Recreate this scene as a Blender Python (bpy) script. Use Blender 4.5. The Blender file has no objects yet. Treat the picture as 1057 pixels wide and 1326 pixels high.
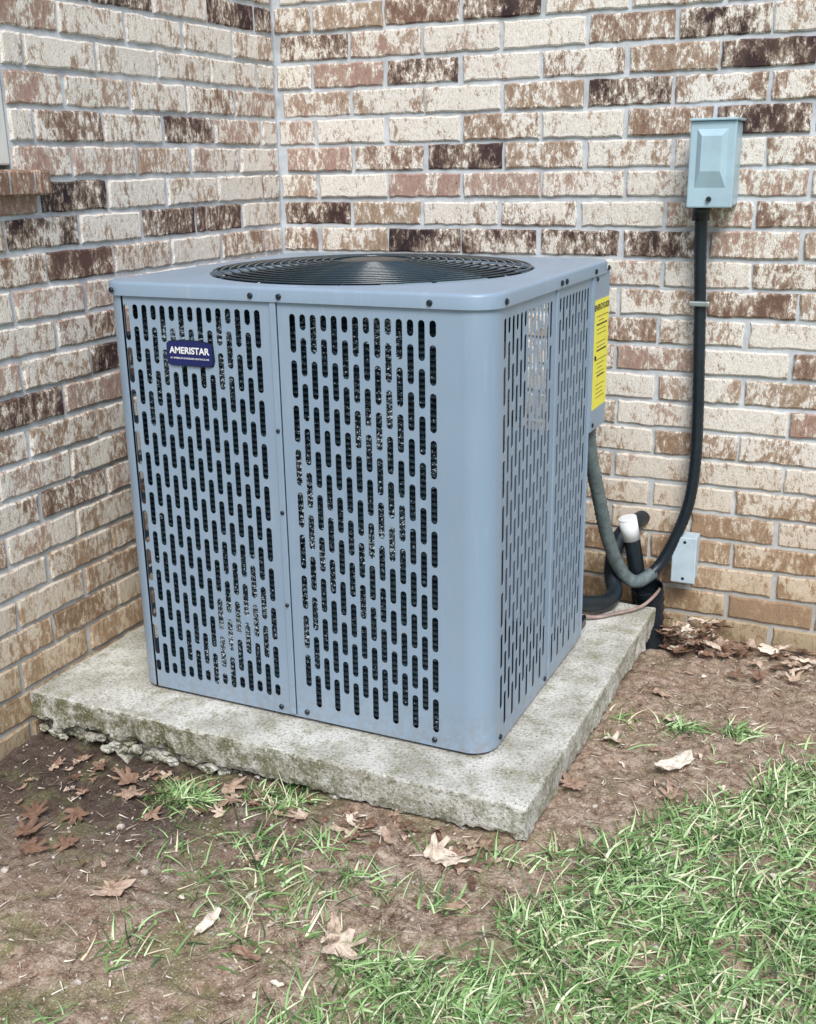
import bpy, bmesh, math, random
import numpy as np
from mathutils import Vector, Matrix, noise
random.seed(7); rng=np.random.default_rng(7)
scene=bpy.context.scene
XL=-.205; YB=1.022; RP=.070; BL=.212; ZB=.842-RP*16   # wall planes, brick pitch
W=.81; D=.735; H=.845; R=.05

# ------------------------------------------------------------ helpers
def link(o,parent=None):
    scene.collection.objects.link(o)
    if parent: o.parent=parent
    return o
def empty(name):
    return link(bpy.data.objects.new(name,None))
def mesh(name,verts,faces,mat=None,parent=None,smooth=False):
    me=bpy.data.meshes.new(name); me.from_pydata([tuple(v) for v in verts],[],faces); me.update()
    if mat:
        for m in (mat if isinstance(mat,(list,tuple)) else [mat]): me.materials.append(m)
    if smooth: me.polygons.foreach_set('use_smooth',[True]*len(me.polygons))
    return link(bpy.data.objects.new(name,me),parent)
def from_bm(name,bm,mat,parent=None,smooth=False):
    me=bpy.data.meshes.new(name); bm.to_mesh(me); bm.free(); me.materials.append(mat)
    if smooth: me.polygons.foreach_set('use_smooth',[True]*len(me.polygons))
    return link(bpy.data.objects.new(name,me),parent)
def box(name,x0,x1,y0,y1,z0,z1,mat,parent=None,bev=0,seg=2):
    bm=bmesh.new(); bmesh.ops.create_cube(bm,size=1)
    for v in bm.verts: v.co=Vector((x0+(v.co.x+.5)*(x1-x0),y0+(v.co.y+.5)*(y1-y0),z0+(v.co.z+.5)*(z1-z0)))
    if bev: bmesh.ops.bevel(bm,geom=bm.edges[:],offset=bev,segments=seg,affect='EDGES',profile=.5)
    return from_bm(name,bm,mat,parent)
def catmull(P,n=8):
    P=[Vector(p) for p in P]; Q=[P[0]*2-P[1]]+P+[P[-1]*2-P[-2]]; out=[]
    for i in range(1,len(Q)-2):
        a,b,c,d=Q[i-1:i+3]
        for k in range(n):
            t=k/n
            out.append(.5*((2*b)+(c-a)*t+(2*a-5*b+4*c-d)*t*t+(3*b-3*c+d-a)*t**3))
    out.append(P[-1]); return out
def tube(name,P,r,mat,parent=None,n=8,seg=14,rib=0,ribp=2,cap=True):
    pts=catmull(P,n) if n>1 else [Vector(p) for p in P]
    V=[];F=[]; t=(pts[1]-pts[0]).normalized(); up=t.orthogonal().normalized()
    for i,p in enumerate(pts):
        t=(pts[min(i+1,len(pts)-1)]-pts[max(i-1,0)]).normalized()
        up=(up-t*up.dot(t)).normalized(); s=t.cross(up)
        rr=r*(1+(rib if i%ribp==0 else -rib)) if rib else r
        for k in range(seg):
            a=2*math.pi*k/seg; V.append(p+(up*math.cos(a)+s*math.sin(a))*rr)
    for i in range(len(pts)-1):
        for k in range(seg):
            a=i*seg+k;b=i*seg+(k+1)%seg; F.append((a,b,b+seg,a+seg))
    if cap: F.append(tuple(range(seg))[::-1]); F.append(tuple(range((len(pts)-1)*seg,len(pts)*seg)))
    return mesh(name,V,F,mat,parent,True)
def disc(name,c,axis,r,h,mat,parent=None,seg=10,dome=.5):
    ax=Vector(axis).normalized();u=ax.orthogonal().normalized();s=ax.cross(u);V=[];F=[]
    for rr,hh in ((1,0),(1,h*.6),(.7,h)):
        for k in range(seg):
            a=2*math.pi*k/seg;V.append(Vector(c)+(u*math.cos(a)+s*math.sin(a))*r*rr+ax*hh)
    for i in range(2):
        for k in range(seg):
            a=i*seg+k;b=i*seg+(k+1)%seg;F.append((a,b,b+seg,a+seg))
    F.append(tuple(range(2*seg,3*seg)))
    return mesh(name,V,F,mat,parent)
def text(name,body,size,loc,rot,mat,parent,extr=.0004,align='CENTER',bold=0):
    cu=bpy.data.curves.new(name,'FONT');cu.body=body;cu.size=size;cu.extrude=extr;cu.align_x=align;cu.align_y='CENTER';cu.offset=bold
    o=bpy.data.objects.new(name,cu);cu.materials.append(mat);o.location=loc;o.rotation_euler=rot
    return link(o,parent)

# ------------------------------------------------------------ node helper
class M:
    def __init__(s,name):
        s.m=bpy.data.materials.new(name);s.m.use_nodes=True;s.t=s.m.node_tree;s.n=s.t.nodes;s.b=s.n['Principled BSDF']
    def N(s,typ,ins=None,**kw):
        n=s.n.new(typ)
        for k,v in kw.items(): setattr(n,k,v)
        for k,v in (ins or {}).items(): s.S(n.inputs[k],v)
        return n
    def S(s,sock,v):
        if isinstance(v,bpy.types.NodeSocket): s.t.links.new(v,sock)
        elif isinstance(v,(tuple,list)) and len(v)==3 and sock.type=='RGBA': sock.default_value=(*v,1)
        else: sock.default_value=v
    def math(s,op,a,b=0,clamp=False):
        n=s.N('ShaderNodeMath',{0:a,1:b},operation=op);n.use_clamp=clamp;return n.outputs[0]
    def mix(s,f,a,b,blend='MIX'):
        n=s.n.new('ShaderNodeMix');n.data_type='RGBA';n.blend_type=blend
        s.S(n.inputs[0],f);s.S(n.inputs[6],a);s.S(n.inputs[7],b);return n.outputs[2]
    def noise(s,sc,det=4,rough=.6,vec=None,out=0,dist=0):
        n=s.N('ShaderNodeTexNoise',{'Scale':sc,'Detail':det,'Roughness':rough,'Distortion':dist})
        if vec is not None: s.S(n.inputs['Vector'],vec)
        return n.outputs[out]
    def pos(s,scale=None):
        g=s.N('ShaderNodeNewGeometry').outputs['Position']
        if scale: return s.N('ShaderNodeVectorMath',{0:g,1:scale},operation='MULTIPLY').outputs[0]
        return g
    def rng(s,v,a,b,c=0,d=1,smooth=False):
        n=s.N('ShaderNodeMapRange',{0:v,1:a,2:b,3:c,4:d});n.clamp=True
        if smooth:n.interpolation_type='SMOOTHSTEP'
        return n.outputs[0]
    def ramp(s,v,stops,const=False):
        n=s.n.new('ShaderNodeValToRGB');e=n.color_ramp
        if const:e.interpolation='CONSTANT'
        while len(e.elements)<len(stops): e.elements.new(1)
        for el,(p,c) in zip(e.elements,stops): el.position=p;el.color=(*c,1)
        s.S(n.inputs[0],v);return n.outputs[0]
    def bump(s,h,st=.5,d=.002):
        s.S(s.b.inputs['Normal'],s.N('ShaderNodeBump',{'Height':h,'Strength':st,'Distance':d}).outputs[0])
    def out(s,col=None,rough=None,metal=None,spec=None):
        if col is not None:s.S(s.b.inputs['Base Color'],col)
        if rough is not None:s.S(s.b.inputs['Roughness'],rough)
        if metal is not None:s.S(s.b.inputs['Metallic'],metal)
        if spec is not None:s.S(s.b.inputs['Specular IOR Level'],spec)
        return s.m
def simple(name,c,rough=.5,metal=0,var=.15,sc=30,bump=0,spec=.5):
    m=M(name);n=m.noise(sc,3,.6,m.pos())
    col=m.mix(m.rng(n,.3,.7),tuple(k*(1-var) for k in c),tuple(min(1,k*(1+var)) for k in c))
    if bump:m.bump(n,bump,.002)
    return m.out(col,rough,metal,spec)

# ------------------------------------------------------------ materials
def mat_brick():
    m=M('brick_mottled');at=m.N('ShaderNodeAttribute',attribute_name='bc')
    sep=m.N('ShaderNodeSeparateColor',{0:at.outputs['Color']});r,g,b=sep.outputs[0],sep.outputs[1],sep.outputs[2]
    off=m.N('ShaderNodeCombineXYZ',{0:m.math('MULTIPLY',b,90),1:m.math('MULTIPLY',b,57),2:m.math('MULTIPLY',b,31)}).outputs[0]
    P=m.pos()
    def nv(sc):
        v=m.N('ShaderNodeVectorMath',{0:P,1:sc},operation='MULTIPLY').outputs[0]
        return m.N('ShaderNodeVectorMath',{0:v,1:off},operation='ADD').outputs[0]
    base=m.ramp(r,[(0,(.026,.018,.024)),(.12,(.080,.045,.042)),(.30,(.20,.118,.088)),(.48,(.29,.19,.132)),(.66,(.37,.27,.19)),(.82,(.39,.245,.205)),(1,(.47,.33,.29))])
    n3=m.noise(1,3,.6,nv((15,15,10)))
    base=m.mix(m.rng(n3,.35,.7,0,.5),base,(.28,.19,.135))
    n1=m.noise(1,4,.74,nv((80,80,40)),dist=.35)
    n2=m.noise(1,3,.75,nv((330,330,170)))
    z=m.N('ShaderNodeSeparateXYZ',{0:P}).outputs[2]
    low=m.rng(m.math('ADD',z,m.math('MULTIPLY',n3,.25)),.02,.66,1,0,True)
    v=m.math('ADD',m.math('MULTIPLY',n1,.70),m.math('MULTIPLY',n2,.30))
    v=m.math('ADD',v,m.math('MULTIPLY',m.math('SUBTRACT',n3,.5),.46))
    v=m.math('ADD',v,m.math('MULTIPLY',m.math('SUBTRACT',g,.5),.42))
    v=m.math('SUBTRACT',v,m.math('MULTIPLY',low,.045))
    mask=m.rng(v,.485,.53)
    cream=m.mix(m.rng(n2,.38,.60),(.64,.56,.46),(.93,.91,.86))
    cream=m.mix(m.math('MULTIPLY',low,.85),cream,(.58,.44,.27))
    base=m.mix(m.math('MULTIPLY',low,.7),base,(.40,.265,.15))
    half=m.rng(v,.385,.475)
    col=m.mix(m.math('MULTIPLY',half,.6),base,m.mix(low,(.57,.46,.36),(.50,.36,.22)))
    col=m.mix(mask,col,cream)
    dk=m.math('MULTIPLY',m.rng(n2,.57,.64),m.rng(n1,.62,.44))
    col=m.mix(m.math('MULTIPLY',dk,.8),col,(.07,.045,.04))
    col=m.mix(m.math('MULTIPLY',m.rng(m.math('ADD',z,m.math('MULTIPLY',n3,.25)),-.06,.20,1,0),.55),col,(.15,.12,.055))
    m.bump(n1,.8,.004)
    return m.out(col,.88,0,.25)
def mat_mortar():
    m=M('mortar');P=m.pos();n=m.noise(18,3,.7,P);n2=m.noise(260,2,.6,P)
    z=m.N('ShaderNodeSeparateXYZ',{0:P}).outputs[2]
    col=m.mix(m.rng(n,.35,.65),(.46,.49,.51),(.66,.70,.74))
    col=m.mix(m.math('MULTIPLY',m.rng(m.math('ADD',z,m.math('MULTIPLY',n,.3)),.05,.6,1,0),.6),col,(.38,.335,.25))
    m.bump(n2,.6,.002);return m.out(col,.95,0,.2)
def mat_concrete():
    m=M('concrete_pad');P=m.pos();n=m.noise(7,5,.65,P);n2=m.noise(170,3,.75,P);n3=m.noise(24,4,.7,P)
    col=m.mix(m.rng(n,.38,.62),(.42,.41,.35),(.76,.76,.71))
    col=m.mix(m.math('MULTIPLY',m.rng(n3,.50,.64),.6),col,(.25,.25,.13))
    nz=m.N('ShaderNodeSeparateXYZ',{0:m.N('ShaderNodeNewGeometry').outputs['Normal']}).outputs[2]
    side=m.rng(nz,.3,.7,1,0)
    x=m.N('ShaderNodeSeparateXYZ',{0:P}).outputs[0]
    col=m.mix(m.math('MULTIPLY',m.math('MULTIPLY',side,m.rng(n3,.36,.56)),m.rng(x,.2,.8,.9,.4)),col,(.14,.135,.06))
    col=m.mix(m.math('MULTIPLY',m.rng(n2,.56,.62),.75),col,(.12,.11,.09))
    col=m.mix(m.math('MULTIPLY',m.rng(n2,.43,.36),.6),col,(.88,.88,.85))
    m.bump(n2,.9,.005);return m.out(col,.9,0,.25)
def mat_soil():
    m=M('soil');P=m.pos();n=m.noise(4,4,.65,P);n2=m.noise(42,5,.75,P);n3=m.noise(260,2,.7,P)
    col=m.ramp(n2,[(.32,(.075,.046,.032)),(.43,(.24,.165,.12)),(.53,(.43,.33,.25)),(.70,(.68,.59,.49))])
    col=m.mix(m.math('MULTIPLY',m.rng(n,.42,.62),.45),col,(.35,.235,.165))
    xyz=m.N('ShaderNodeSeparateXYZ',{0:P})
    wet=m.rng(m.math('ADD',xyz.outputs[0],m.math('MULTIPLY',n,.5)),.45,.95,1,0)
    wet=m.math('MULTIPLY',wet,m.rng(m.math('ADD',xyz.outputs[1],m.math('MULTIPLY',n2,.4)),-.40,-.08,0,1))
    col=m.mix(m.math('MULTIPLY',wet,.85),col,(.045,.030,.028))
    moss=m.math('MULTIPLY',m.rng(m.noise(9,4,.7,P),.51,.59),m.rng(xyz.outputs[1],-.7,.2,.6,.25))
    col=m.mix(moss,col,(.20,.215,.09))
    far=m.N('ShaderNodeVectorMath',{0:P},operation='LENGTH').outputs['Value']
    col=m.mix(m.rng(far,2.2,4),col,m.mix(n2,(.08,.15,.04),(.2,.28,.1)))
    col=m.mix(m.math('MULTIPLY',m.rng(n3,.60,.66),m.rng(wet,0,1,.6,.15)),col,(.80,.74,.65))
    col=m.mix(m.math('MULTIPLY',m.rng(n3,.40,.34),.65),col,(.07,.05,.038))
    m.bump(n2,1,.012);return m.out(col,.92,0,.25)
def mat_attr(name,stops,rough=.6,spec=.3,var=0):
    m=M(name);at=m.N('ShaderNodeAttribute',attribute_name='bc');r=m.N('ShaderNodeSeparateColor',{0:at.outputs['Color']}).outputs[0]
    col=m.ramp(r,stops)
    if var:
        n=m.noise(90,3,.7,m.pos());col=m.mix(m.math('MULTIPLY',m.rng(n,.45,.7),var),col,(.12,.06,.035))
    return m.out(col,rough,0,spec)
def mat_paint():
    m=M('grey_powder_coat');P=m.pos();n=m.noise(3,3,.6,P);n2=m.noise(420,2,.5,P)
    col=m.mix(m.rng(n,.3,.7),(.250,.345,.455),(.280,.378,.490))
    st=m.noise(1,4,.7,m.pos((40,40,5)))
    col=m.mix(m.math('MULTIPLY',m.rng(st,.55,.75),.25),col,(.46,.54,.60))
    z=m.N('ShaderNodeSeparateXYZ',{0:P}).outputs[2]
    dirt=m.math('MULTIPLY',m.rng(z,.0,.12,1,0),m.rng(m.noise(60,3,.7,P),.4,.65))
    col=m.mix(m.math('MULTIPLY',dirt,.5),col,(.25,.2,.15))
    m.bump(n2,.12,.0006);return m.out(col,m.rng(n,.3,.7,.28,.42),0,.6)
def mat_coil():
    m=M('coil_fins');P=m.pos();n=m.noise(1,2,.6,m.pos((300,300,300)));n2=m.noise(1,2,.6,m.pos((8,8,3.5)))
    v=m.math('ADD',n,m.math('MULTIPLY',m.math('SUBTRACT',n2,.5),.85))
    glint=m.rng(v,.67,.71)
    z=m.N('ShaderNodeSeparateXYZ',{0:P}).outputs[2]
    col=m.mix(m.rng(n,.4,.6),(.002,.008,.015),(.018,.042,.058))
    stripe=m.rng(m.math('FRACT',m.math('MULTIPLY',z,91)),.65,.9)
    col=m.mix(m.math('MULTIPLY',stripe,.5),col,(.035,.075,.10))
    col=m.mix(glint,col,(.70,.82,.90))  # white specks: light glinting off the fins, painted into the colour
    m.bump(n,.6,.002);return m.out(col,.5,0,.4)
BR=mat_brick();MO=mat_mortar();CO=mat_concrete();SO=mat_soil();PA=mat_paint();COIL=mat_coil()
GR=mat_attr('grass_blade',[(0,(.03,.065,.02)),(.25,(.10,.20,.06)),(.5,(.22,.40,.13)),(.75,(.42,.62,.28)),(.93,(.74,.88,.56)),(1,(.74,.64,.45))],.42,.5)
LF=mat_attr('dry_leaf',[(0,(.10,.055,.035)),(.35,(.27,.165,.115)),(.7,(.56,.43,.33)),(1,(.88,.80,.68))],.7,.3,.5)
BLK=simple('black_metal',(.012,.016,.02),.32,.0,.2);BLKP=simple('black_rubber',(.010,.018,.026),.38,0,.3,60)
WIRE=simple('guard_wire_black',(.020,.040,.052),.18,0,.1,30,0,1.0)
DGR=simple('black_conduit_lit',(.13,.17,.175),.45,0,.35,60,.3)  # lit tone of the black whip, light put into the colour
DARK=simple('dark_interior',(.005,.009,.013),.8)
SCR=simple('screw_steel',(.03,.04,.05),.35,.6)
BOXM=simple('galvanised_box_paint',(.40,.56,.64),.4,.0,.10,12,.1)
BOX2=simple('pvc_grey_box',(.50,.61,.68),.5,0,.08)
NAVY=simple('badge_navy',(.008,.016,.11),.25,0,.05);WHT=simple('white_ink',(.85,.86,.88),.5,0,.02);INK=simple('black_ink',(.03,.03,.02),.6,0,.02)
YEL=simple('label_yellow',(.90,.84,.09),.5,0,.04);PVC=simple('white_pvc',(.80,.83,.85),.35,0,.05);COP=simple('copper_line',(.46,.34,.30),.4,.4,.3)
VIN=simple('window_vinyl',(.70,.71,.68),.5,0,.06);GLS=M('window_glass').out((.03,.04,.05),.06,0,.8)
TWG=mat_attr('straw',[(0,(.08,.05,.038)),(.4,(.32,.25,.18)),(1,(.88,.82,.70))],.7,.3)
STN=simple('pebble',(.46,.41,.36),.85,0,.5,50,.4)

# ------------------------------------------------------------ brick walls
house=empty('brick_house')
def bricks(name,to3,u0,u1,joint0,darks,skip,seed,zt=2.5):
    rd=random.Random(seed);V=[];F=[];C=[]
    k=0
    nrows=int((zt-ZB)/RP)
    for row in range(nrows):
        z0=ZB+row*RP+.0055+rd.uniform(-.001,.001);z1=ZB+(row+1)*RP-.0055+rd.uniform(-.001,.001)
        j=joint0+(BL/2 if row%2 else 0)+rd.uniform(-.006,.006)
        i0=math.floor((u0-j)/BL)-1
        for i in range(i0,i0+int((u1-u0)/BL)+4):
            a=j+i*BL+.0055+rd.uniform(-.003,.003);b=j+(i+1)*BL-.0055+rd.uniform(-.003,.003)
            a=max(a,u0+.004);b=min(b,u1-.004)
            if b-a<.02: continue
            if skip:
                s0,s1,t0,t1=skip
                if z1>t0 and z0<t1 and b>s0 and a<s1:
                    if a<s0-.03: b=min(b,s0-.006)
                    elif b>s1+.03: a=max(a,s1+.006)
                    else: continue
                    if b-a<.02: continue
            cu,cz=(a+b)/2,(z0+z1)/2
            dark=any(abs(cu-d[0])<BL*.5 and abs(cz-d[1])<RP*.5 for d in darks)
            t=rd.random();g=rd.uniform(.36,.76)
            if dark: r=rd.uniform(0,.13);g=rd.uniform(.26,.40)
            elif t<.07: r=rd.uniform(.02,.2);g=rd.uniform(.28,.45)
            elif t<.33: r=rd.uniform(.25,.45)
            elif t<.78: r=rd.uniform(.45,.75);g+=.04
            else: r=rd.uniform(.78,.98);g-=.05
            nu=9;pts=[]
            for q in range(nu): pts.append((a+(b-a)*q/nu,z0))
            for q in range(3): pts.append((b,z0+(z1-z0)*q/3))
            for q in range(nu): pts.append((b-(b-a)*q/nu,z1))
            for q in range(3): pts.append((a,z1-(z1-z0)*q/3))
            n=len(pts);base=len(V);tilt=rd.uniform(-.0012,.0012);oo=rd.uniform(-.0016,.0016)
            J=[(rd.uniform(-.002,.002),rd.uniform(-.002,.002)) for _ in pts]
            for dep,ins in ((.012,0),(.0026,0),(0,.0035)):
                for (u,z),(ju,jz) in zip(pts,J):
                    su=1 if u<cu else -1;sz=1 if z<cz else -1
                    eu=ins*su if min(abs(u-a),abs(u-b))<.001 else 0;ez=ins*sz if min(abs(z-z0),abs(z-z1))<.001 else 0
                    V.append(to3(u+ju+eu,z+jz+ez,dep+oo+tilt*(z-cz)/.03));C.append((r,g,(k*.61803)%1,1))
            for L in range(2):
                for q in range(n):
                    F.append((base+L*n+q,base+L*n+(q+1)%n,base+(L+1)*n+(q+1)%n,base+(L+1)*n+q))
            F.append(tuple(base+2*n+q for q in range(n)))
            k+=1
    o=mesh(name,V,F,BR,house)
    ca=o.data.color_attributes.new('bc','FLOAT_COLOR','POINT');ca.data.foreach_set('color',np.array(C,np.float32).ravel())
    return o
dB=[(.228,1.297),(.235,.87),(.445,.87),(.683,.877),(.82,1.227),(.99,1.157),(-.08,.945),(.39,1.088),(.44,1.44),(1.1,1.297)]
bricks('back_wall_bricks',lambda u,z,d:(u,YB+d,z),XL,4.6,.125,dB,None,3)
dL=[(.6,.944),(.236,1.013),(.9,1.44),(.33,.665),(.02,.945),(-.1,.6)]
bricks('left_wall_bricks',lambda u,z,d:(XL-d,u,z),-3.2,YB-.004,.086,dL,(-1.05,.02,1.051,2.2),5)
m_=.0058
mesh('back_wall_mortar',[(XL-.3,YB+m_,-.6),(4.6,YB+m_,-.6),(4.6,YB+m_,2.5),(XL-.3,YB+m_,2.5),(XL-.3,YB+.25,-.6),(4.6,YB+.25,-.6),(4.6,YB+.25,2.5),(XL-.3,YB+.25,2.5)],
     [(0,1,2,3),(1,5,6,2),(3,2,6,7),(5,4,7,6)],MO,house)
def lm(name,y0,y1,z0,z1): box(name,XL-.2,XL-m_,y0,y1,z0,z1,MO,house)
lm('left_wall_mortar_below',-3.2,YB+m_-.001,-.6,1.015);lm('left_wall_mortar_right',.02,YB+m_-.001,1.015,2.5)
lm('left_wall_mortar_left',-3.2,-1.05,1.015,2.5);lm('left_wall_mortar_over',-1.05,.02,2.2,2.5)
rd=random.Random(4);y=.088;q=0;sV=[];sF=[];sC=[]
while y>-1.1:
    w=.067 if q else .045
    bm=bmesh.new();bmesh.ops.create_cube(bm,size=1)
    for v in bm.verts:
        X=XL-.16+(v.co.x+.5)*(.16+.032);Y=y-w+.008+(v.co.y+.5)*(w-.008);Z=1.022+(v.co.z+.5)*(.060-(.012 if v.co.x>0 else 0))
        v.co=Vector((X,Y,Z))
    bmesh.ops.bevel(bm,geom=bm.edges[:],offset=.004,segments=1,affect='EDGES')
    b0=len(sV)
    bm.verts.index_update()
    rr=rd.uniform(.3,.5);gg=rd.uniform(.20,.40)
    for v in bm.verts: sV.append(v.co.copy());sC.append((rr,gg,(q*.37)%1,1))
    for f in bm.faces: sF.append(tuple(b0+v.index for v in f.verts))
    bm.free();y-=w+.001;q+=1
so=mesh('window_sill_bricks',sV,sF,BR,house);ca=so.data.color_attributes.new('bc','FLOAT_COLOR','POINT');ca.data.foreach_set('color',np.array(sC,np.float32).ravel())
box('window_sill_mortar',XL-.15,XL+.024,-1.1,.084,1.026,1.066,MO,house)
for nm,a in (('window_jamb_r',(-.02,.017,1.08,2.2)),('window_jamb_l',(-1.05,-1.01,1.08,2.2)),('window_rail_b',(-1.01,-.02,1.08,1.13)),('window_rail_m',(-1.01,-.02,1.6,1.65)),('window_head',(-1.01,-.02,2.15,2.2))):
    box(nm,XL-.09,XL-.004,*a,VIN,house,.004)
box('window_glass',XL-.06,XL-.055,-1.01,-.02,1.13,2.15,GLS,house)

# ------------------------------------------------------------ ground
def sst(a,b,x):
    t=min(1,max(0,(x-a)/(b-a)));return t*t*(3-2*t)
def gh(x,y,fine=True):
    z=-.088
    z-=.030*(1-sst(-.1,.45,x))*sst(-.9,-.25,y)
    z-=.045*sst(.45,.9,y)
    z+=.020*math.exp(-((x-.95)**2+(y+.1)**2)/.12)
    z+=.012*sst(.9,1.3,x)*(1-sst(.1,.5,y))
    if fine and abs(x)<6 and abs(y)<6:
        z+=.014*noise.noise(Vector((x*4,y*4,1)))+.010*noise.noise(Vector((x*14,y*14,5)))+.0065*noise.noise(Vector((x*45,y*45,9)))+.003*noise.noise(Vector((x*110,y*110,3)))
    return z
def axis(lo,hi,step,far):
    c=list(np.arange(lo,hi,step));s=step;v=hi
    while v<far: c.append(v);s*=1.35;v+=s
    c.append(far);s=step;v=lo
    while v>-far: s*=1.35;v-=s;c.insert(0,max(v,-far))
    return c
ax_=axis(-.35,1.9,.006,80);ay_=axis(-1.1,1.1,.006,80)
nx,ny=len(ax_),len(ay_)
gv=np.array([(x,yy,gh(x,yy)) for yy in ay_ for x in ax_],np.float32)
ii=(np.arange(ny-1)[:,None]*nx+np.arange(nx-1)[None,:]).ravel()
gf=np.stack([ii,ii+1,ii+1+nx,ii+nx],1)
def npmesh(name,v,f,mat,cols=None,smooth=False,parent=None):
    me=bpy.data.meshes.new(name);k=f.shape[1]
    me.vertices.add(len(v));me.vertices.foreach_set('co',v.astype(np.float32).ravel())
    me.loops.add(f.size);me.loops.foreach_set('vertex_index',f.astype(np.int32).ravel())
    me.polygons.add(len(f));me.polygons.foreach_set('loop_start',np.arange(0,f.size,k,dtype=np.int32));me.polygons.foreach_set('loop_total',np.full(len(f),k,np.int32))
    if smooth:me.polygons.foreach_set('use_smooth',[True]*len(f))
    me.update(calc_edges=True);me.validate();me.materials.append(mat)
    if cols is not None:
        c=np.zeros((len(v),4),np.float32);c[:,0]=cols;c[:,3]=1
        ca=me.color_attributes.new('bc','FLOAT_COLOR','POINT');ca.data.foreach_set('color',c.ravel())
    return link(bpy.data.objects.new(name,me),parent)
npmesh('ground',gv,gf,SO,smooth=True)

# ------------------------------------------------------------ concrete pad
sx0,sx1,sy0,sy1=-.200,.927,-.122,.865
def perim(ins):
    a,b,c,d=sx0+ins,sx1-ins,sy0+ins,sy1-ins;P=[];n1=190;n2=160
    for i in range(n1):P.append((a+(b-a)*i/n1,c))
    for i in range(n2):P.append((b,c+(d-c)*i/n2))
    for i in range(n1):P.append((b-(b-a)*i/n1,d))
    for i in range(n2):P.append((a,d-(d-c)*i/n2))
    return P
rings=[(.006,0,0),(.0015,-.001,.0010),(0,-.005,.0014),(0,-.03,.0018),(0,-.054,.0028),(.004,-.066,.006),(.03,-.076,.010),(.04,-.11,.02),(.04,-.2,.01)]
V=[];F=[]
for ri,(ins,z,jt) in enumerate(rings):
    for (x,yy) in perim(ins):
        k=2.3 if (x<.16 and ri>=4) else 1
        nv=noise.noise_vector(Vector((x*22,yy*22,z*30)));n2=noise.noise_vector(Vector((x*80,yy*80,z*80)))
        V.append((x+(nv.x*1.2+n2.x)*jt*k,yy+(nv.y*1.2+n2.y)*jt*k,z+(nv.z*1.5+n2.z)*jt*k*(0 if ri==0 else 1)))
n=len(perim(0))
for i in range(len(rings)-1):
    for k in range(n):
        a=i*n+k;b=i*n+(k+1)%n;F.append((a+n,b+n,b,a))
F.append(tuple(range(n)))
# crumbled aggregate lumps hanging under the edge
ico=bmesh.new();bmesh.ops.create_icosphere(ico,subdivisions=2,radius=1);iv2=[v.co.copy() for v in ico.verts];if2=[tuple(v.index for v in f.verts) for f in ico.faces];ico.free()
rd=random.Random(21)
for i in range(95):
    x=rd.uniform(-.19,.30) if i<70 else rd.uniform(.3,.9);yy=-.105+rd.uniform(-.012,.02);s=rd.uniform(.004,.012)*(1 if i<70 else .7);b=len(V);o_=Vector((i*3.1,0,0))
    for c in iv2:
        q=1+.6*noise.noise(c*1.8+o_);V.append((x+c.x*s*1.5*q,yy+c.y*s*q,-.080+rd.uniform(-.0005,.0005)-(i%5)*.004+c.z*s*q*.8))
    for f in if2:F.append(tuple(b+q for q in f))
mesh('concrete_pad',V,F,CO)

# ------------------------------------------------------------ air conditioner
ac=empty('air_conditioner_unit')
Z0=.008;Z1=H
PV=[];PF=[]
def addq(*pts):
    b=len(PV);PV.extend(pts);PF.append(tuple(range(b,b+len(pts))))
def perf(fn,u0,u1,cols,zbot,ztop,sw=.0124,pitch=.0835,sl=.0705,th=.0012,ph=0):
    half=[(cols[i]+cols[i+1])/2 for i in range(len(cols)-1)]
    ed=[cols[0]-.0106]+half+[cols[-1]+.0106]
    addq(fn(u0,Z0,0),fn(ed[0],Z0,0),fn(ed[0],Z1,0),fn(u0,Z1,0))
    addq(fn(ed[-1],Z0,0),fn(u1,Z0,0),fn(u1,Z1,0),fn(ed[-1],Z1,0))
    r=sw/2
    for ci,c in enumerate(cols):
        ua,ub=ed[ci],ed[ci+1];slots=[]
        if (ci+ph)%2==0: z=ztop
        else:
            z=ztop;hl=.029;slots.append((z-hl,z));z=z-hl-(pitch-sl)
        while z-sl>zbot-.012: slots.append((z-sl,z));z-=pitch
        if z-zbot>.024: slots.append((zbot,z))
        gap=(pitch-sl)/2
        top=Z1;
        for (a,b) in slots:
            t=b+gap
            if top-t>1e-5: addq(fn(ua,t,0),fn(ub,t,0),fn(ub,top,0),fn(ua,top,0))
            bt=a-gap
            inner=[];outer=[]
            zc=b-r
            for k,(ox,oz) in enumerate(((ub,zc),(ub,t),(ua+(ub-ua)*.66,t),(ua+(ub-ua)*.34,t),(ua,t),(ua,zc))):
                an=math.pi*k/5;inner.append((c+r*math.cos(an),zc+r*math.sin(an)));outer.append((ox,oz))
            zc=a+r
            for k,(ox,oz) in enumerate(((ua,zc),(ua,bt),(ua+(ub-ua)*.34,bt),(ua+(ub-ua)*.66,bt),(ub,bt),(ub,zc))):
                an=math.pi+math.pi*k/5;inner.append((c+r*math.cos(an),zc+r*math.sin(an)));outer.append((ox,oz))
            m=12;b0=len(PV)
            for p in outer:PV.append(fn(p[0],p[1],0))
            for p in inner:PV.append(fn(p[0],p[1],0.0))
            for p in inner:PV.append(fn(p[0],p[1],th))
            for k in range(m):
                k2=(k+1)%m
                PF.append((b0+k,b0+k2,b0+m+k2,b0+m+k));PF.append((b0+m+k,b0+m+k2,b0+2*m+k2,b0+2*m+k))
            top=bt
        if top-Z0>1e-5: addq(fn(ua,Z0,0),fn(ub,Z0,0),fn(ub,top,0),fn(ua,top,0))
P=.0212
front=lambda u,z,d:(u,d,z);right=lambda u,z,d:(W-d,u,z);left=lambda u,z,d:(d,u,z);back=lambda u,z,d:(u,D-d,z)
perf(front,R,.388,[.056+P*i for i in range(15)],.045,.822)
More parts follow.
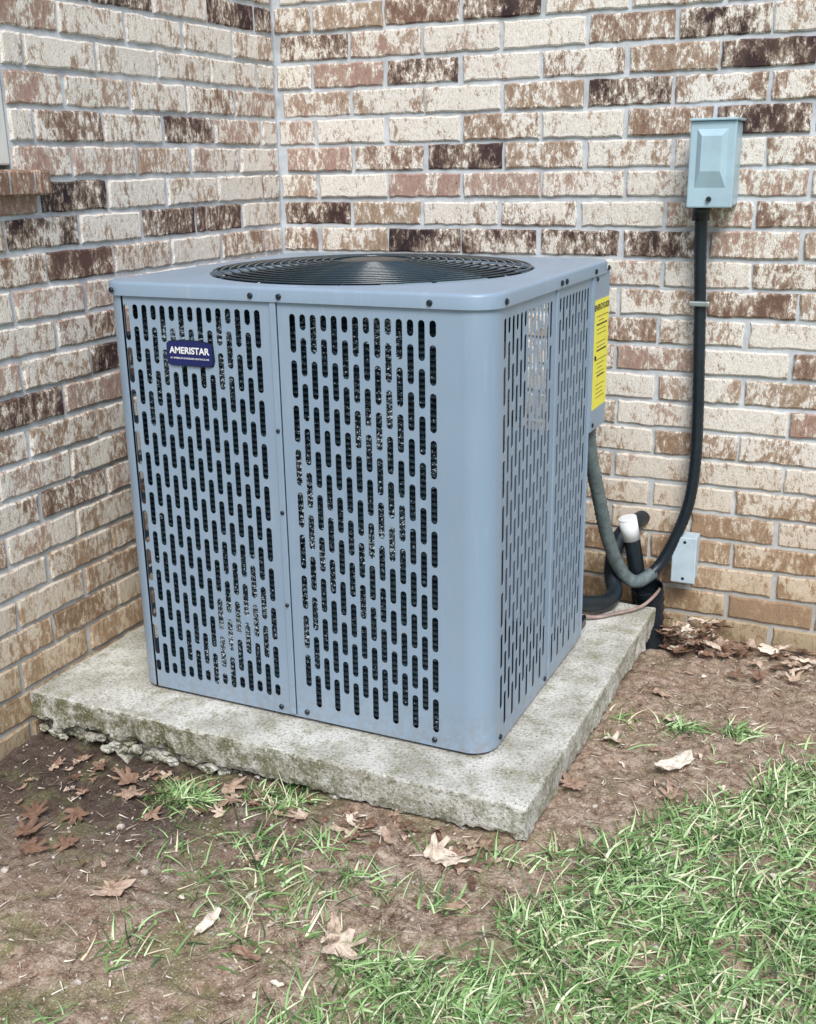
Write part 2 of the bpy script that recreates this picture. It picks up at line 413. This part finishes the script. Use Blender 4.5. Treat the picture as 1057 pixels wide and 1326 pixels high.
perf(front,.388,W-R,[.427+P*i for i in range(14)],.045,.818)
perf(right,R,.352,[.064+P*i for i in range(13)],.045,.818)
perf(right,.352,.600,[.377+P*i for i in range(10)],.045,.818,ph=1)
perf(left,R,D-R,[.07+P*i for i in range(29)],.045,.82)
perf(back,R,.62,[.07+P*i for i in range(25)],.045,.82)
o=mesh('louvered_panels',PV,PF,PA,ac)
bm=bmesh.new();bm.from_mesh(o.data);bmesh.ops.remove_doubles(bm,verts=bm.verts,dist=1e-5);bm.to_mesh(o.data);bm.free()
def arc(name,cx,cy,a0,a1,z0,z1,r=R,seg=14):
    V=[];F=[]
    for k in range(seg+1):
        a=a0+(a1-a0)*k/seg
        for z in (z0,z1):V.append((cx+r*math.cos(a),cy+r*math.sin(a),z))
    for k in range(seg):F.append((2*k,2*k+2,2*k+3,2*k+1))
    return mesh(name,V,F,PA,ac,True)
h=math.pi/2
arc('corner_post_1',R,R,math.pi,1.5*math.pi,Z0,Z1);arc('corner_post_2',W-R,R,-h,0,Z0,Z1);arc('corner_post_3',R,D-R,h,math.pi,Z0,Z1)
box('service_panel',W-.10,W+.003,.602,D-.004,.495,Z1,PA,ac,.004)
box('service_inner_upright',.60,.612,.60,D-.02,Z0,.495,DARK,ac)
box('service_notch_wall',.60,W-.004,.601,.606,Z0,.495,PA,ac)
for z in (.83,.66,.51): disc('service_screw',(W+.003,.625,z),(1,0,0),.005,.003,SCR,ac)
for nm,a in (('seam_front',(.3815,.3945,-.0035,.001,Z0+.004,Z1-.004)),('seam_side',(W-.001,W+.003,.346,.358,Z0+.004,Z1-.004)),('seam_end',(W-.001,W+.0025,.592,.6005,Z0+.004,Z1-.004))):
    box(nm,*a,PA,ac,.0012,1)
box('seam_shadow_strip',.3945,.3965,-.0004,.002,Z0+.004,Z1-.004,DARK,ac)  # solid dark strip painting the shade of a groove beside the seam
for z in (.60,.44,.25): disc('seam_screw',(.388,-.0035,z),(0,-1,0),.0042,.003,SCR,ac)
for x in (.36,.42,.70): disc('base_screw',(x,0,.022),(0,-1,0),.0055,.004,SCR,ac)
for yv in (.06,.33): disc('base_screw',(W,yv,.022),(1,0,0),.0055,.004,SCR,ac)
def rrect(x0,x1,y0,y1,r,seg=6):
    P=[]
    for cx,cy,a0 in ((x1-r,y0+r,-h),(x1-r,y1-r,0),(x0+r,y1-r,h),(x0+r,y0+r,math.pi)):
        for k in range(seg+1):
            a=a0+h*k/seg;P.append((cx+r*math.cos(a),cy+r*math.sin(a)))
    return P
V=[];F=[];lv=0;z=.03;n=28
while z<.83:
    ins=.030 if lv%2 else .024
    for (x,yy) in rrect(ins,W-ins,ins,D-ins,.04):V.append((x,yy if yy<.58 else min(yy,D-ins),z))
    lv+=1;z+=.0055
for i in range(lv-1):
    for k in range(n):
        a=i*n+k;b=i*n+(k+1)%n;F.append((a,b,b+n,a+n))
coil=mesh('coil',V,F,COIL,ac)
for v in coil.data.vertices:
    if v.co.y>.585 and v.co.x>.585: v.co.x=min(v.co.x,.60) if v.co.y>.62 else v.co.x; v.co.y=min(v.co.y,.585) if v.co.x>.62 else v.co.y
V=[];F=[]
P_=rrect(.012,W-.012,.012,D-.012,R-.010)
for z in (0.0,.02):
    for p in P_:V.append((*p,z))
for k in range(n):F.append((k,(k+1)%n,n+(k+1)%n,n+k))
F.append(tuple(range(n,2*n)))
mesh('base_pan',V,F,BLK,ac)
fc=(.41,.358);FR=.332
def ring_pts(r,z,n=96):return [(fc[0]+r*math.cos(2*math.pi*k/n),fc[1]+r*math.sin(2*math.pi*k/n),z) for k in range(n)]
V=[];F=[]
def rr_at(ins,z,n=96):
    x0,x1,y0,y1,r=-.006+ins,W+.006-ins,-.006+ins,D+.004-ins,max(.056-ins,.01)
    Q=rrect(x0,x1,y0,y1,r,10);out=[]
    for k in range(n):
        a=2*math.pi*k/n;dx,dy=math.cos(a),math.sin(a);best=None
        for i in range(len(Q)):
            p,q=Q[i],Q[(i+1)%len(Q)];ex,ey=q[0]-p[0],q[1]-p[1]
            den=dx*ey-dy*ex
            if abs(den)<1e-9:continue
            t=((p[0]-fc[0])*ey-(p[1]-fc[1])*ex)/den;s=((p[0]-fc[0])*dy-(p[1]-fc[1])*dx)/den
            if t>0 and -1e-6<=s<=1+1e-6 and (best is None or t<best):best=t
        out.append((fc[0]+dx*best,fc[1]+dy*best,z))
    return out
NN=240
prof=[rr_at(.004,.838,NN),rr_at(0,.838,NN),rr_at(0,.858,NN),rr_at(.0012,.8615,NN),rr_at(.0035,.8638,NN),rr_at(.007,.8645,NN),rr_at(.02,.8648,NN),
      ring_pts(FR+.012,.8650,NN),ring_pts(FR+.004,.8665,NN),ring_pts(FR,.8655,NN),ring_pts(FR-.003,.860,NN),ring_pts(FR-.006,.845,NN)]
for p in prof:V+=p
for i in range(len(prof)-1):
    for k in range(NN):
        a=i*NN+k;b=i*NN+(k+1)%NN;F.append((a,b,b+NN,a+NN))
lid=mesh('lid',V,F,PA,ac,True)
mod=lid.modifiers.new('es','EDGE_SPLIT');mod.split_angle=math.radians(40)
V=ring_pts(FR-.006,.845,96)+ring_pts(FR-.012,.74,96)
mesh('fan_shroud',V,[(k,(k+1)%96,96+(k+1)%96,96+k) for k in range(96)],DARK,ac,True)
for x in (.345,.405,.70,.03): disc('lid_screw',(x,-.006,.848),(0,-1,0),.0055,.004,SCR,ac)
for yv in (.05,.36,.39,.60,.70): disc('lid_screw',(W+.006,yv,.848),(1,0,0),.0055,.004,SCR,ac)
V=[];F=[]
def dome(r):return .868+.018*(1-(r/FR)**2)
def wire_ring(r,z,wr=.0019,n=120,m=6):
    b0=len(V)
    for k in range(n):
        a=2*math.pi*k/n
        for j in range(m):
            t=2*math.pi*j/m;rr=r+wr*math.cos(t);V.append((fc[0]+rr*math.cos(a),fc[1]+rr*math.sin(a),z+wr*math.sin(t)))
    for k in range(n):
        for j in range(m):
            a=b0+k*m+j;b=b0+k*m+(j+1)%m;c=b0+((k+1)%n)*m+(j+1)%m;d=b0+((k+1)%n)*m+j;F.append((a,b,c,d))
r=.085
while r<FR+.001: wire_ring(r,dome(r));r+=.0172
mesh('fan_guard_rings',V,F,WIRE,ac,True)
for k in range(12):
    a=math.pi*2*k/12+.3
    tube('fan_guard_rib',[(fc[0]+rr*math.cos(a),fc[1]+rr*math.sin(a),dome(rr)-.0035) for rr in (.03,.13,.23,FR+.002)],.0026,WIRE,ac,n=3,seg=6)
disc('fan_motor_cap',(fc[0],fc[1],.876),(0,0,1),.075,.010,BLK,ac,32)
disc('fan_motor',(fc[0],fc[1],.70),(0,0,1),.07,.13,DARK,ac,24)
FB=simple('fan_blade_grey',(.36,.50,.56),.4,.1)
for k in range(3):
    V=[];F=[];a0=k*2*math.pi/3+1.15
    for i in range(8):
        rr=.07+(.30-.07)*i/7
        for j in range(8):
            a=a0+(j/7-.5)*.95+.25*i/7;V.append((fc[0]+rr*math.cos(a),fc[1]+rr*math.sin(a),.838+.03*(j/7-.5)))
    for i in range(7):
        for j in range(7):
            q=i*8+j;F.append((q,q+1,q+9,q+8))
    mesh('fan_blade',V,F,FB,ac,True)
box('inner_floor',.04,.60,.04,.57,.02,.025,DARK,ac)
bx0,bx1,bz0,bz1=.147,.254,.711,.757;cx=(bx0+bx1)/2
def badge(name,ins,y0,y1,mat):
    x0,x1,z0,z1=bx0+ins,bx1-ins,bz0+ins,bz1-ins;o_=[]
    c=.008
    for k in range(7):
        t=k/6;o_.append((x0+c+(x1-x0-2*c)*t,z1+.0035*math.sin(math.pi*t)-.002))
    o_+= [(x1-.002,z1-.006),(x1,z0+.012),(x1-.004,z0+.003),(x1-c-.004,z0),(x0+c+.004,z0),(x0+.004,z0+.003),(x0,z0+.012),(x0+.002,z1-.006)]
    n=len(o_);V=[(a,y0,b) for a,b in o_]+[(a,y1,b) for a,b in o_]
    F=[tuple(range(n,2*n))]+[(k,(k+1)%n,n+(k+1)%n,n+k) for k in range(n)]
    return mesh(name,V,F,mat,ac)
badge('badge_plate',0,0,-.0045,NAVY);badge('badge_rim',-.0012,0,-.0030,SCR)
text('badge_text','AMERISTAR',.0175,(cx,-.0048,.739),(h,0,0),WHT,ac,.0003,bold=.0004)
text('badge_subtext','AT AMERICAN STANDARD HEATING & AIR',.0046,(cx,-.0048,.7245),(h,0,0),WHT,ac,.0002)
box('energy_label',W+.003,W+.0036,.615,.726,.545,.785,YEL,ac)
text('energy_label_title','ENERGYGUIDE',.0175,(W+.0038,.6705,.768),(h,0,h),INK,ac,.0001,bold=.0005)
rd=random.Random(2)
for i in range(20):
    z=.748-i*.0095
    if i in (5,9,15): continue
    ww=rd.uniform(.02,.046);off=rd.uniform(-.004,.004)
    box('energy_label_line',W+.0036,W+.0038,.6705-ww+off,.6705+ww+off,z,z+(.0035 if i%6==2 else .0014),INK,ac)
tube('service_valve',[(.69,.607,.10),(.69,.66,.10)],.014,COP,ac,n=1);tube('suction_valve',[(.72,.607,.06),(.72,.68,.06)],.018,simple('brass',(.4,.3,.14),.35,.8),ac,n=1)

# ------------------------------------------------------------ disconnect box, conduit etc.
db=empty('electrical_disconnect_box')
box('box_body',.938,1.031,.922,YB-.002,.969,1.150,BOXM,db,.003)
box('box_cover',.934,1.035,.912,.9215,.966,1.152,BOXM,db,.003)
box('box_hood',.932,1.037,.905,YB-.003,1.1525,1.158,BOXM,db,.0015)
V=[(.950,.9118,1.01),(1.018,.9118,1.01),(1.018,.9118,1.135),(.950,.9118,1.135),(.962,.900,1.045),(1.006,.900,1.045),(1.006,.900,1.120),(.962,.900,1.120)]
mesh('box_embossed_panel',V,[(4,5,6,7),(0,1,5,4),(1,2,6,5),(2,3,7,6),(3,0,4,7)],BOXM,db)
disc('box_latch',(.984,.912,.985),(0,-1,0),.006,.008,SCR,db)
tube('box_conduit_connector',[(.957,.975,.975),(.957,.975,.935)],.0205,BLK,db,n=1,seg=16)
cond=[(.957,.975,.96),(.961,.98,.85),(.967,.985,.73),(.973,.985,.60),(.979,.985,.46),(.981,.98,.35),(.973,.975,.25),(.949,.968,.163),(.918,.955,.09),(.892,.93,.055)]
wh=empty('electrical_conduit')
tube('conduit_black',cond,.0145,BLKP,wh,n=14,rib=.03)
tube('conduit_black_lit',[(.900,.94,.062),(.872,.90,.048),(.843,.88,.066),(.822,.84,.13),(.808,.80,.21),(.797,.76,.311),(.786,.715,.42),(.783,.70,.50)],.0165,DGR,wh,n=16,rib=.06)  # same black whip; greyer colour paints the light on this stretch
box('conduit_strap',.943,.992,.962,.972,.738,.750,simple('strap',(.5,.55,.55),.35,.7),wh,.003)
tube('conduit_strap_ring',[(.967+.0165*math.cos(a),.985+.0165*math.sin(a),.744) for a in [i*math.pi/8 for i in range(17)]],.003,simple('strap2',(.5,.55,.55),.35,.7),wh,n=1,seg=6)
jb=empty('junction_box')
box('jbox_body',.944,.999,.966,YB-.002,.040,.158,BOX2,jb,.004);box('jbox_cover',.941,1.002,.960,.9655,.037,.161,BOX2,jb,.003)
for z in (.05,.148): disc('jbox_screw',(.972,.960,z),(0,-1,0),.004,.002,SCR,jb)
ls=empty('refrigerant_lines')
tube('insulated_suction_line',[(.70,.66,.07),(.77,.70,.05),(.812,.77,.028),(.826,.84,.028),(.806,.89,.07),(.806,.92,.13),(.826,.95,.17),(.85,1.04,.18)],.0205,BLKP,ls,n=10)
tube('copper_liquid_line',[(.72,.66,.05),(.80,.715,.012),(.85,.77,.007),(.90,.83,.012),(.925,.90,.03),(.915,.96,.02),(.90,1.04,.04)],.0042,COP,ls,n=8,seg=8)
pv=empty('pvc_drain_pipe')
tube('pipe_black_sleeve',[(.875,.955,-.16),(.868,.95,-.02),(.852,.935,.10),(.842,.93,.155)],.021,BLKP,pv,n=4)
tube('pipe_white_cap',[(.842,.93,.150),(.832,.922,.205)],.0235,PVC,pv,n=1,seg=20);disc('pipe_cap_top',(.832,.922,.2045),(-.2,-.16,1),.0235,.005,PVC,pv,20)
dr=empty('corrugated_drain_stub')
tube('drain_stub_body',[(.905,.925,-.16),(.903,.92,-.08),(.900,.915,0),(.896,.905,.035)],.036,BLKP,dr,n=6,rib=.07,cap=False,seg=18)
disc('drain_stub_inside',(.899,.912,.0),(0,-.1,1),.033,.001,DARK,dr,16)

# ------------------------------------------------------------ scattered leaves
def leafmesh(V,F,C,x,y,s,az,col,rd,kind=0,zoff=0,pit=None):
    n=30;out=[]
    lobes=[(0,1),(.72,.85),(-.72,.85),(1.5,.62),(-1.5,.62)]
    for k in range(n):
        a=-math.pi+2*math.pi*k/n
        if kind==0:
            r=.42
            for la,lr in lobes:
                d=abs((a-la+math.pi)%(2*math.pi)-math.pi);r=max(r,lr*math.exp(-(d/.30)**2)+.30*math.exp(-(d/.5)**2))
        else: r=.55+.45*abs(math.cos(a))**2 if kind==1 else .5+.2*math.cos(3*a)
        r*=rd.uniform(.86,1.08);out.append((r*math.cos(a),r*math.sin(a)*(.6 if kind==1 else .9)))
    bx=rd.uniform(.2,.9)*rd.choice((1,1,-.6));by=rd.uniform(-.5,.9);tx=rd.uniform(-.2,.2);ty=rd.uniform(-.2,.2)
    ca,sa=math.cos(az),math.sin(az);b0=len(V)
    def put(px,py):
        zz=bx*py*py*.5+by*px*px*.35+tx*px+ty*py+.10*math.sin(px*7+az)*math.cos(py*6)+.05*abs(py)
        X=x+s*(px*ca-py*sa);Y=y+s*(px*sa+py*ca);V.append((X,Y,gh(X,Y)+.006+zoff+s*(zz+.12)));C.append(min(1,max(0,col+rd.uniform(-.08,.08))))
    put(0,0)
    for p in out:put(p[0]*.5,p[1]*.5)
    for p in out:put(*p)
    for k in range(n):
        k2=(k+1)%n;F.append((b0,b0+1+k,b0+1+k2));F.append((b0+1+k,b0+1+n+k,b0+1+n+k2,b0+1+k2))
    b=len(V)
    for (px,py) in ((-.25,-.02),(-.25,.02),(-1.05,.10),(-1.05,.07)):put(px,py)
    F.append((b,b+1,b+2,b+3))
V=[];F=[];C=[];rd=random.Random(11)
named=[(.825,-.222,.046,1.8,.9,0),(.79,-.215,.040,.4,.85,0),(.747,-.483,.046,-.3,.8,0),(.730,-.465,.036,2,.75,1),(.342,-.515,.048,2.5,.65,0),(.325,-.50,.035,.5,.6,0),(1.111,.234,.056,1.1,1.0,1),(.955,.085,.044,2.6,.5,0),
 (.968,.289,.034,.6,.9,0),(.529,-.516,.030,1.5,1,1),(.625,-.551,.026,0,.4,1),(.16,-.25,.040,2,.55,0),(.20,-.22,.035,.4,.6,0),(.12,-.20,.036,3,.4,0),(.05,-.42,.040,1,.22,0),(.02,-.36,.035,2.2,.2,0),(.10,-.46,.035,.2,.25,0),(.16,-.42,.03,2.9,.3,0),
 (.33,-.16,.034,1,.6,0),(.36,-.2,.034,2.4,.5,0),(1.06,.45,.024,1,.8,1),(1.0,.60,.034,.4,.6,0),(.62,-.19,.020,.4,.8,2),(.68,-.20,.022,1.4,.9,2),(.70,-.21,.022,2.4,.6,1),(.60,-.17,.026,.5,.9,0),(.25,-.30,.030,1.5,.45,0),(.10,-.33,.034,5,.3,0),(.52,-.2,.026,4,.75,0),(1.13,.12,.03,2,.55,0),(.88,-.33,.03,1,.5,1)]
for a in named:leafmesh(V,F,C,a[0],a[1],a[2],a[3],a[4],rd,a[5])
for i in range(120):
    x=rd.uniform(.93,1.75) if i>45 else rd.uniform(.93,1.08);yy=1.0-abs(rd.gauss(0,.065)) if i>45 else rd.uniform(.88,1.0)
    leafmesh(V,F,C,x,yy,rd.uniform(.016,.036),rd.uniform(0,6.3),rd.choice((rd.uniform(.05,.5),rd.uniform(.5,.95))),rd,rd.choice((0,0,1,2)),zoff=rd.uniform(0,.070 if i<=45 else .012))
for i in range(300):
    x=rd.uniform(-.1,1.9);yy=rd.uniform(-1.0,.9)
    if sx0-.02<x<sx1+.02 and yy>sy0-.02:continue
    leafmesh(V,F,C,x,yy,rd.uniform(.004,.013),rd.uniform(0,6.3),rd.uniform(.2,1),rd,rd.choice((1,2)))
for i in range(120):
    x=rd.uniform(-.1,.9);yy=-.14-abs(rd.gauss(0,.07))
    leafmesh(V,F,C,x,yy,rd.uniform(.008,.022),rd.uniform(0,6.3),rd.uniform(.1,.8),rd,rd.choice((0,1,2)))
lo=mesh('dry_leaves',V,F,LF,smooth=False)
c=np.zeros((len(V),4),np.float32);c[:,0]=C;c[:,3]=1
ca=lo.data.color_attributes.new('bc','FLOAT_COLOR','POINT');ca.data.foreach_set('color',c.ravel())

# ------------------------------------------------------------ grass + straw
def blades(name,bx,by,L,wd,lean,mat,col,zoff=0,bend=None):
    n=len(bx);az=rng.uniform(0,2*np.pi,n);bz=np.array([gh(a,b) for a,b in zip(bx,by)])+zoff
    bend=rng.uniform(.1,1.4,n) if bend is None else bend
    dx,dy=np.cos(az),np.sin(az);tw=rng.uniform(-.6,.6,n);px,py=-np.sin(az+tw),np.cos(az+tw);side=rng.normal(0,.22,n) if zoff==0 else np.zeros(n)
    vs=[];K=5
    for k in range(K):
        t=k/(K-1);hh=L*(np.sin(lean)*t+.45*bend*t*t);vv=np.maximum(L*(np.cos(lean)*t-.42*bend*t*t),-.002+.004*t)
        w=wd*(1-.92*t**1.8)*.5;sd=side*L*t*t
        for s in (-1,1):
            vs.append(np.stack([bx+dx*hh-dy*sd+s*px*w,by+dy*hh+dx*sd+s*py*w,bz+vv+s*w*.4],1))
    v=np.stack(vs,1).reshape(-1,3);b=(np.arange(n)*2*K)[:,None]
    f=np.concatenate([b+np.array([[2*k,2*k+1,2*k+3,2*k+2]]) for k in range(K-1)],0)
    npmesh(name,v,f,mat,np.repeat(col,2*K),True)
def gdens(x,y):
    d=(x-.87)*.83-(y+.36)*.56+.16*noise.noise(Vector((x*5,y*5,2)))
    k=noise.noise(Vector((x*11,y*11,7)))
    v=sst(-.02,.12,d)*(.72+.8*k)
    v+=sst(-.34,-.04,d)*max(0,k-.18)*.9
    if y>.30: v*=max(0,1-(y-.30)*5)
    return v
bx=[];by=[]
while len(bx)<42000:
    x=random.uniform(.3,2.1);yy=random.uniform(-1.2,.6)
    if x<sx1+.03 and yy>sy0-.03:continue
    if random.random()<gdens(x,yy):bx.append(x);by.append(yy)
for (cx_,cy_,n,s) in [(.27,-.21,260,.022),(.24,-.225,110,.02),(.42,-.155,90,.03),(.46,-.16,80,.03),(.473,-.292,60,.04),(.55,-.33,60,.04),(.60,-.25,50,.03),(.50,-.43,60,.045),(.65,-.36,50,.05),(.62,-.42,60,.05),(1.08,.43,90,.022),(1.2,.445,90,.022),(.96,.30,20,.02),(.95,.42,30,.02),(.45,-.60,60,.05),(.30,-.33,20,.05),(.36,-.40,30,.04),(.58,-.5,60,.05),(.9,-.18,30,.03)]:
    for _ in range(n):bx.append(random.gauss(cx_,s));by.append(min(random.gauss(cy_,s*.7),9))
bx=np.array(bx);by=np.array(by);n=len(bx)
L=rng.uniform(.020,.054,n)*(1+.5*(rng.random(n)>.9));lean=rng.uniform(.5,1.5,n)
blades('grass',bx,by,L,rng.uniform(.0020,.0048,n),lean,GR,np.clip(rng.normal(.56,.28,n),0,.97)*(rng.random(n)<.96)+1.0*(rng.random(n)<.04))
n=8000;bx=rng.uniform(-.15,2.0,n);by=rng.uniform(-1.1,.98,n);k=~((bx<sx1+.02)&(by>sy0-.02));bx=bx[k];by=by[k];n=len(bx)
blades('straw_and_twigs',bx,by,rng.uniform(.006,.030,n),rng.uniform(.0008,.0026,n),np.full(n,1.5),TWG,rng.random(n),.003,np.full(n,.1))
V=[];F=[]
ico=bmesh.new();bmesh.ops.create_icosphere(ico,subdivisions=1,radius=1);iv=[v.co.copy() for v in ico.verts];ifc=[tuple(v.index for v in f.verts) for f in ico.faces];ico.free()
rd=random.Random(9)
for i in range(2600):
    x=rd.uniform(-.2,1.7);yy=rd.uniform(-1.0,1.0)
    if x<sx1+.01 and yy>sy0-.01:continue
    s=rd.uniform(.001,.0038)*(2.2 if rd.random()<.04 else 1);b=len(V);z=gh(x,yy)+s*.3
    for c in iv:V.append((x+c.x*s*rd.uniform(.7,1.3),yy+c.y*s*rd.uniform(.7,1.3),z+c.z*s*rd.uniform(.5,.9)))
    for f in ifc:F.append(tuple(b+q for q in f))
mesh('pebbles',V,F,STN)

# ------------------------------------------------------------ camera
d=dict(cx=1.4523,cy=-1.7003,cz=1.0690,yaw=0.4404,pitch=-0.3074,roll=-0.0159,f=1415.88)
cyy,syy=math.cos(d['yaw']),math.sin(d['yaw'])
fwd=Vector((-syy*math.cos(d['pitch']),cyy*math.cos(d['pitch']),math.sin(d['pitch'])))
r=Vector((cyy,syy,0));u=r.cross(fwd);c_,s_=math.cos(d['roll']),math.sin(d['roll'])
r2=c_*r+s_*u;u2=-s_*r+c_*u
cam=bpy.data.cameras.new('camera');co=link(bpy.data.objects.new('camera',cam))
mt=Matrix.Identity(4)
for i in range(3):mt[i][0]=r2[i];mt[i][1]=u2[i];mt[i][2]=-fwd[i];mt[i][3]=(d['cx'],d['cy'],d['cz'])[i]
co.matrix_world=mt
cam.sensor_fit='VERTICAL';cam.sensor_height=24;cam.lens=d['f']/1326*24;cam.clip_start=.02;cam.clip_end=400
scene.camera=co
# ------------------------------------------------------------ light
el=math.radians(50);azs=math.radians(150)
w=bpy.data.worlds.new('World');scene.world=w;w.use_nodes=True;nt=w.node_tree
sky=nt.nodes.new('ShaderNodeTexSky');sky.sky_type='NISHITA';sky.sun_disc=False;sky.sun_elevation=el;sky.sun_rotation=azs;sky.dust_density=2;sky.ozone_density=1.5
bg=nt.nodes['Background'];nt.links.new(sky.outputs[0],bg.inputs[0]);bg.inputs[1].default_value=.15
sl=bpy.data.lights.new('sun','SUN');sl.energy=2.9;sl.angle=math.radians(26);sl.color=(1,.985,.96)
sobj=link(bpy.data.objects.new('sun',sl))
dirv=Vector((math.sin(azs)*math.cos(el),math.cos(azs)*math.cos(el),math.sin(el)))
sobj.rotation_euler=dirv.to_track_quat('Z','Y').to_euler()
scene.view_settings.view_transform='Standard';scene.view_settings.look='None';scene.view_settings.exposure=0
